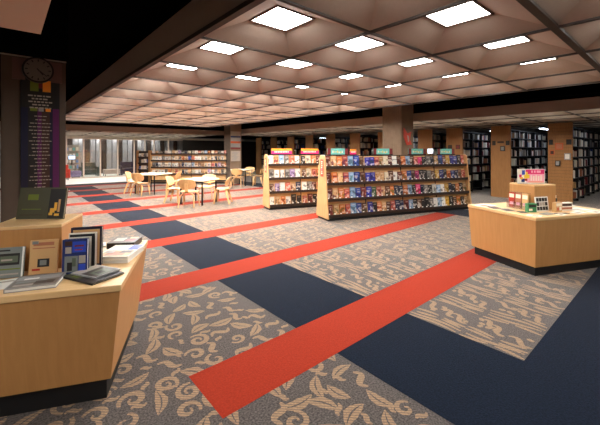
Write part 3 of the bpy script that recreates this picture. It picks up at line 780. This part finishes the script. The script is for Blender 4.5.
# items on the right table
put(tag(MB().box(-.14, .14, -.1, .1, 0, .003, 'white').box(-.1, .02, -.07, .07, .003, .0034, 'copper').build('leaflet'), 'white leaflet at the left corner of the right table', 'paper'), RT, .17, .95, TZ, 20)
put(tag(MB().box(-.1, .1, -.07, .07, 0, .003, 'drk').box(-.09, .09, -.06, .06, .003, .0034, 'brownb').build('leaflet'), 'dark brown leaflet near the left corner of the right table', 'paper'), RT, .14, .77, TZ, 75)
put(tag(MB().box(-.11, .11, -.07, .07, 0, .003, 'slate').box(-.09, .06, -.05, .05, .003, .0034, 'drk').build('leaflet'), 'grey leaflet in front of the brochure holder', 'paper'), RT, .16, .56, TZ, 70)
put(tag(MB().box(-.08, .08, -.05, .05, 0, .003, 'char').build('leaflet'), 'black card nearest the left side of the brochure holder', 'paper'), RT, .20, .36, TZ, 65)
t = thing('brochure_holder', 'clear acrylic holder of red and brown brochures beside the right riser block', 'brochure holder')
hb = MB(); hb.box(-.16, .16, -.085, -.081, 0, .1, 'acrylic'); hb.box(-.16, .16, -.004, 0, 0, .24, 'acrylic'); hb.box(-.16, .16, -.085, 0, 0, .003, 'acrylic')
for x in (-.16, -.055, .053, .157): hb.box(x, x + .003, -.081, -.004, .003, .12, 'acrylic')
hb.build('tray', t); put(t, RT, .45, .60, TZ, -90)
k = 0
for m, lb in (('redf', 'red brochure, left in the clear brochure holder'), ('copper', 'copper brown brochure, middle in the clear brochure holder'), ('tanb', 'tan brochure, right in the clear brochure holder')):
    o = MB().box(-.046, .046, -.03, -.008, .004, .225, m).box(-.04, .04, -.0308, -.03, .15, .205, 'pale').box(-.03, .035, -.0308, -.03, .05, .09, 'salmon' if 'salmon' in M else 'pink').build('brochure')
    tag(o, lb, 'brochure'); put(o, RT @ Matrix.Translation((.45, .60, TZ)) @ Matrix.Rotation(R(-90), 4, 'Z'), -.105 + k * .107, -.02, 0, 0, -2); k += 1
o = MB().box(-.06, .06, -.03, .03, 0, .12, 'green').box(-.05, .05, -.031, -.03, .07, .105, 'char').box(-.05, .0, -.031, -.03, .02, .05, 'pale').build('leaflet_box')
tag(o, 'small green leaflet box at the front corner of the right riser block', 'box'); put(o, RT, .325, .335, TZ, -12)
o = thing('picture_frame', 'white framed card with black and white photos leaning on the right riser block', 'picture frame')
MB().box(-.115, .115, -.012, 0, 0, .2, 'white').build('frame', o)
p = MB()
for i in range(4):
    for j in range(3): p.box(-.1 + i * .051, -.056 + i * .051, -.0135, -.012, .015 + j * .06, .065 + j * .06, rnd.choice(('char', 'char', 'drk', 'greyt', 'char')))
p.build('photo', o); put(o, RT, .53, .335, TZ, 0, -7)
o = MB().box(-.07, .07, -.025, .025, 0, .13, 'tanb').box(-.06, .06, -.026, -.025, .08, .12, 'pale').box(-.045, .0, -.026, -.025, .02, .06, 'rust').box(.01, .055, -.026, -.025, .02, .07, 'cream').build('card_box')
tag(o, 'tan box with orange print beside the white photo frame', 'box'); put(o, RT, .70, .255, TZ, 8)
o = MB().box(-.1, .1, -.025, .025, 0, .115, 'cream').box(-.08, .085, -.026, -.025, .065, .10, 'brownb').box(-.09, .09, -.026, -.025, .02, .05, 'copper').build('card_box')
tag(o, 'cream box with brown print, rightmost upright item on the right table', 'box'); put(o, RT, .90, .29, TZ, -4)
o = thing('bottle', 'small dark bottle with pale cap behind the cream box', 'bottle')
MB().cyl((0, 0, 0), .024, .15, 'char').build('body', o); MB().cyl((0, 0, .15), .012, .04, 'pale').build('cap', o); put(o, RT, .955, .47, TZ)
for (x, y, w, d, a, m, lb) in ((.40, .16, .2, .11, 12, 'slate', 'grey flyer at the front corner of the right table'), (.62, .13, .18, .06, -8, 'char', 'dark narrow flyer in front of the white photo frame'),
                              (.52, .07, .16, .09, 18, 'pale', 'pale flyer at the front edge of the right table'),
                              (.90, .12, .22, .12, 10, 'white', 'white flyer in front of the cream box'), (1.15, .32, .3, .22, -6, 'white', 'large white sheet right of the cream box'), (1.18, .09, .24, .14, 14, 'cream', 'cream sheet at the front edge near the right side'),
                              (1.31, .66, .26, .3, 4, 'white', 'white sheet at the far right corner of the right table'), (.12, .12, .12, .16, 30, 'cream', 'cream slip on the front left corner of the right table')):
    o = MB().box(-w / 2, w / 2, -d / 2, d / 2, 0, .004, m).box(-w * .35, w * .2, -d * .3, d * .1, .004, .0044, 'greyt').build('flyer'); tag(o, lb, 'paper', 'flyers on the right table'); put(o, RT, x, y, TZ, a)
o = thing('poster_stand', 'magenta and pink poster with yellow and blue figures on the right riser block', 'poster')
w, h = .39, .21
p = MB().box(-w / 2, w / 2, -.006, 0, 0, h, 'white')
def pp(x0, z0, x1, z1, m, lvl=1): p.box(-w / 2 + x0 * w, -w / 2 + x1 * w, -.006 - .0006 * lvl, -.006, z0 * h, z1 * h, m)
pp(.02, .06, .98, .97, 'pink'); pp(.3, .66, .98, .97, 'magenta', 2); pp(.02, .5, .3, .97, 'pale', 2); pp(.02, .06, .32, .5, 'cream', 2)
pp(.16, .6, .27, .92, 'blue', 3); pp(.06, .42, .15, .62, 'magenta', 3); pp(.24, .36, .44, .62, 'yellow', 3); pp(.3, .6, .37, .8, 'yellow', 4); pp(.14, .1, .26, .34, 'navyb', 3); pp(.08, .3, .2, .44, 'gold', 4); pp(.26, .18, .36, .34, 'redf', 3)
pp(.5, .74, .56, .9, 'pink', 3); pp(.6, .74, .66, .9, 'pink', 3); pp(.7, .74, .85, .9, 'pink', 3)
for k in range(5): pp(.48 + .09 * k, .2, .53 + .09 * k, .58 - .06 * (k % 2), 'pale', 2)
pp(.4, .08, .95, .13, 'orange', 3)
p.build('poster_face', o); MB().box(-w / 2, w / 2, -.05, .03, -.004, 0, 'acrylic').box(-w / 2, w / 2, 0.0005, .0035, 0, h + .01, 'acrylic').build('acrylic_holder', o)
put(o, RT, .60, .56, .76 + .36 + .005, -18)

# ------------------------------------------------------------------ left pillar: donor banner and clock
t = thing('banner', 'dark donor banner with columns of small pale print hanging on the left pillar', 'banner', (.325, 5.198, 1.0))
b = MB(); b.box(-.19, .19, -.012, 0, 0, 1.56, 'char')
for x0, x1, m in ((-.185, -.12, 'indigo'), (-.12, -.03, 'char'), (-.03, .01, 'purple'), (.01, .09, 'brownb'), (.09, .12, 'indigo'), (.12, .185, 'purple')): b.box(x0, x1, -.0135, -.012, 0, 1.12, m)
p = b
z = 1.27
for k in range(5): 
    wv = (.24, .17, .23, .16, .21)[k]
    x = -wv / 2
    while x < wv / 2 - .012:
        l = rnd.uniform(.02, .05); p.box(x, min(x + l, wv / 2), -.016, -.0145, z - .012, z + .004, 'greyt'); x += l + .01
    z -= .036
z = 1.02
for k in range(23):
    wv = rnd.choice((.12, .15, .17, .10, .2, .22)); x = -wv / 2
    while x < wv / 2 - .01:
        l = rnd.uniform(.015, .04); p.box(x, min(x + l, wv / 2), -.016, -.0145, z - .004, z + .005, 'greyt'); x += l + .008
    z -= .043
for x0, x1, z0, z1, m in ((-.1, -.02, 1.32, 1.44, 'olive'), (.02, .1, 1.32, 1.46, 'orange'), (-.1, -.03, 1.08, 1.12, 'olive'), (-.02, .03, 1.08, 1.12, 'silver'), (.05, .1, 1.08, 1.12, 'orange'), (-.02, .02, 1.36, 1.42, 'maroon')):
    p.box(x0, x1, -.016, -.0145, z0, z1, m)
p.build('banner_cloth', t)
t = thing('wall_clock', 'round grey clock with pale side plates above the donor banner', 'clock', (.30, 5.183, 2.575))
for s in (-.18, .18): MB().box(s - .06, s + .06, 0, .012, -.13, .12, 'mauve').build('side_plate', t)
MB().cyl((0, .0, 0), .155, -.035, 'char', 'y', 40).build('case', t)
MB().cyl((0, -.035, 0), .135, -.002, 'dusk', 'y', 40).build('face', t)
p = MB()
for k in range(12):
    p.T = Matrix.Rotation(2 * PI * k / 12, 4, 'Y'); p.box(-.006, .006, -.039, -.037, .098, .125, 'char')
p.build('hour_marks', t)
p = MB(); p.T = Matrix.Rotation(R(140), 4, 'Y'); p.box(-.006, .006, -.041, -.039, -.02, .075, 'char'); p.build('hour_hand', t)
p = MB(); p.T = Matrix.Rotation(R(130), 4, 'Y'); p.box(-.004, .004, -.043, -.041, -.02, .11, 'char'); p.build('minute_hand', t)

# signs on the two right-hand pillars
t = thing('wall_sign', 'red angular emblem sign on the concrete pillar behind the long bookcase', 'sign', (8.51, 5.198, 2.02))
MB().prism([(-.19, -.05), (-.04, -.26), (.2, -.24), (.1, -.1), (.16, .12), (-.02, .06), (-.2, .22)], 'y', -.02, 0, 'signred').build('emblem', t)
MB().prism([(0, -.18), (.06, -.14), (.03, .0), (-.05, .02)], 'y', -.022, -.02, 'greyt').build('cutout', t)
t = thing('striped_sign', 'white, blue, orange and dark red banded sign on the far pillar', 'sign', (8.5, 14.578, 1.55))
p = MB()
for z0, z1, m in ((.78, 1.0, 'greyt'), (.70, .78, 'navyb'), (.52, .70, 'silver'), (.42, .52, 'rust'), (.22, .42, 'silver'), (.14, .22, 'maroon')): p.box(-.27, .27, -.015, 0, z0, z1, m)
p.build('sign_bands', t)
t = thing('poster', 'pale grey printed poster below the banded sign on the far pillar', 'poster', (8.5, 14.578, 1.1))
p = MB().box(-.26, .26, -.012, 0, 0, .5, 'greyt')
for k in range(8): p.box(-.2 + .05 * (k % 3), .02 + .05 * (k % 4), -.0135, -.012, .06 + k * .05, .085 + k * .05, 'silver')
p.build('sheet', t)

# ------------------------------------------------------------------ library stacks
XS = 12.9
rangesY = [2.32, 3.98, 5.58, 6.78, 8.78, 10.45, 12.1, 13.75, 15.4, 17.1, 18.8]
NAMES = ['rightmost stack with the slatted end panel', 'second stack from the right', 'third stack from the right', 'fourth stack from the right', 'fifth stack from the right', 'sixth stack from the right', 'seventh stack from the right', 'eighth stack from the right', 'ninth stack from the right', 'tenth stack from the right', 'eleventh stack from the right']
SB = book_mesh('book', .2, .24, .05, 'spine')
sb = MB(); sb.box(-.025, .025, 0, .2, 0, .24, 'spine'); so = sb.build('book'); SPINE = so.data; bpy.data.objects.remove(so)
SZ = [.1, .42, .75, 1.08, 1.41, 1.74, 2.05]
stuff = MB()
SC = ['white', 'cream', 'cream', 'white', 'peach', 'grey', 'brown', 'dark red', 'tan', 'navy', 'black', 'light blue', 'salmon']
STM = ['white', 'white', 'white', 'peach_c', 'cream', 'cream', 'pale', 'pale', 'greyt', 'tanb', 'copper', 'brownb', 'maroon', 'navyb', 'char', 'silver', 'char']
for r, y0 in enumerate(rangesY):
    LX = 6.5
    t = thing('library_stack', 'tall black library shelving with tan end panel, ' + NAMES[r], 'bookshelf', (XS, y0, .002), 0, 'library stacks')
    e = MB()
    if r == 0:
        e.box(.012, .05, 0, .62, 0, 2.465, 'groove'); z = 0
        while z < 2.4: e.box(0, .012, 0, .62, z, min(z + .094, 2.465), 'panel'); z += .1
        e.box(0, .012, 0, .62, 2.4, 2.465, 'panel')
    else:
        e.box(0, .05, 0, .62, 0, 2.465, 'panel')
    e.build('end_panel', t)
    MB().box(.05, LX, .29, .33, .02, 2.3, 'stack').build('back_panel', t)
    u = MB()
    for k in range(1, 8):
        u.box(k * .93 - .015, k * .93 + .015, .02, .6, 0, 2.3, 'stack')
    u.build('uprights', t)
    MB().box(.05, LX, .02, .6, 2.3, 2.33, 'stack').build('canopy', t)
    for z in SZ: MB().box(.05, LX, .03, .59, z - .02, z, 'stack').build('shelf', t)
    # books standing spine out towards the near aisle
    for zi, z in enumerate(SZ):
        x = .08 + rnd.uniform(0, .08); n = 0; fill = rnd.randint(2, 6)
        lim = {0: 3.4, 1: 3.0, 2: 2.2}.get(r, 0)
        while x < LX - .1:
            w = rnd.uniform(.035, .075)
            if x % .93 > .93 - .07: x += .09; continue
            if fill <= 0:
                x += rnd.uniform(.1, .42); fill = rnd.randint(2, 5); continue
            h = rnd.uniform(.17, .26) if zi < 6 else rnd.uniform(.16, .22)
            if zi <= 1 and rnd.random() < .55: x += w; fill -= 1; continue
            if False:
                o = bpy.data.objects.new('book', SPINE); COL.objects.link(o)
                o.location = (XS + x + w / 2, y0 + .045, .002 + z); o.scale = (w / .05 * .96, 1, h / .24)
                c = rnd.choice(SC); o.color = pick(c)
                tag(o, '%s book spine out, %s from the end panel on the %s shelf up of the %s' % (c, ORD[n], ORD[zi], NAMES[r]), 'book', 'spine-out books in the dark stacks')
                n += 1
            else:
                stuff.box(XS + x, XS + x + w * .96, y0 + .045, y0 + .245, .002 + z, .002 + z + h, rnd.choice(STM))
            x += w; fill -= 1
so = stuff.build('stack_books', fix=False); so['kind'] = 'stuff'; tag(so, 'rows of mixed books filling the farther library stacks', 'books')
# plates and boxes on the stack ends
def plate(y, z, w, h, m, label, name='stack_label', d=.012, cat='sign', face=None):
    t = thing(name, label, cat, (XS - .001, y, z), 0)
    MB().box(-d, 0, -w / 2, w / 2, -h / 2, h / 2, m).build('plate', t)
    if face: MB().box(-d - .002, -d, -w * .36, w * .36, -h * .36, h * .36, face).build('face', t)
plate(2.86, 1.87, .1, .16, 'char', 'left dark call number plate on the slatted end panel'); plate(2.41, 1.87, .13, .16, 'char', 'right dark call number plate on the slatted end panel')
plate(2.44, 1.43, .15, .2, 'silver', 'pale metal box on the right of the slatted end panel', 'card_holder', .06, 'box', 'white')
plate(2.68, 1.22, .12, .17, 'char', 'dark box with grey face at the centre of the slatted end panel', 'card_holder', .06, 'box', 'silver')
plate(2.65, 1.74, .2, .2, 'rust', 'orange lettered sheet in the middle of the slatted end panel', 'notice', .006, 'sign', 'copper')
plate(2.83, 1.55, .12, .14, 'rust', 'small rust notice at the left of the slatted end panel', 'notice', .006, 'sign', 'brownb')
plate(4.5, 1.87, .11, .15, 'char', 'left dark call number plate on the second end panel from the right'); plate(4.07, 1.87, .11, .15, 'char', 'right dark call number plate on the second end panel from the right')
plate(4.22, 1.68, .13, .17, 'char', 'dark box with grey face on the second end panel from the right', 'card_holder', .05, 'box', 'slate')
plate(4.29, 1.9, .2, .06, 'drk', 'thin dark lettered strip between the plates of the second end panel', 'notice', .006, 'sign', 'brownb')
plate(5.75, 1.75, .16, .16, 'drk', 'dark notice low on the third end panel from the right', 'notice', .01, 'sign', 'maroon'); plate(6.05, 1.75, .16, .16, 'drk', 'dark notice left of the other on the third end panel', 'notice', .01, 'sign', 'brownb')
for k, (x, y, L, lb) in enumerate(((15.4, 3.4, 2.6, 'between the two rightmost stacks'), (15.0, 5.1, 1.2, 'between the second and third stacks from the right'), (14.6, 1.5, 1.6, 'over the aisle right of the slatted end panel'),
                                   (15.5, 8.1, 2.2, 'between the fourth and fifth stacks from the right'), (15.5, 11.5, 2.2, 'between the sixth and seventh stacks from the right'), (15.5, 14.8, 2.2, 'between the two farthest stacks'))):
    t = thing('aisle_light', 'cool white strip light ' + lb, 'ceiling light', (x, y, 2.378), 0, 'aisle strip lights')
    MB().box(-L / 2, L / 2, -.09, .09, .012, .09, 'stack').build('housing', t)
    MB().box(-L / 2 + .02, L / 2 - .02, -.075, .075, 0, .013, 'tube').build('tube', t)

# ------------------------------------------------------------------ world, camera
w = bpy.data.worlds.new('World'); scene.world = w; w.use_nodes = True
w.node_tree.nodes['Background'].inputs[0].default_value = (.5, .45, .4, 1); w.node_tree.nodes['Background'].inputs[1].default_value = .02
cam = bpy.data.cameras.new('Camera'); co = bpy.data.objects.new('Camera', cam); COL.objects.link(co)
co.location = (0, 0, 1.6); co.rotation_euler = (R(90), 0, R(-41.0))
cam.sensor_width = 36; cam.lens = 36 * 339.15 / 600; cam.shift_y = -(212.5 - 150.9) / 600; cam.clip_start = .05
scene.camera = co
scene.view_settings.view_transform = 'Standard'; scene.view_settings.look = 'None'
scene.view_settings.exposure = 0; scene.view_settings.gamma = 1; scene.view_settings.use_curve_mapping = False
scene.cycles.max_bounces = 8; scene.cycles.diffuse_bounces = 5; scene.cycles.use_denoising = True
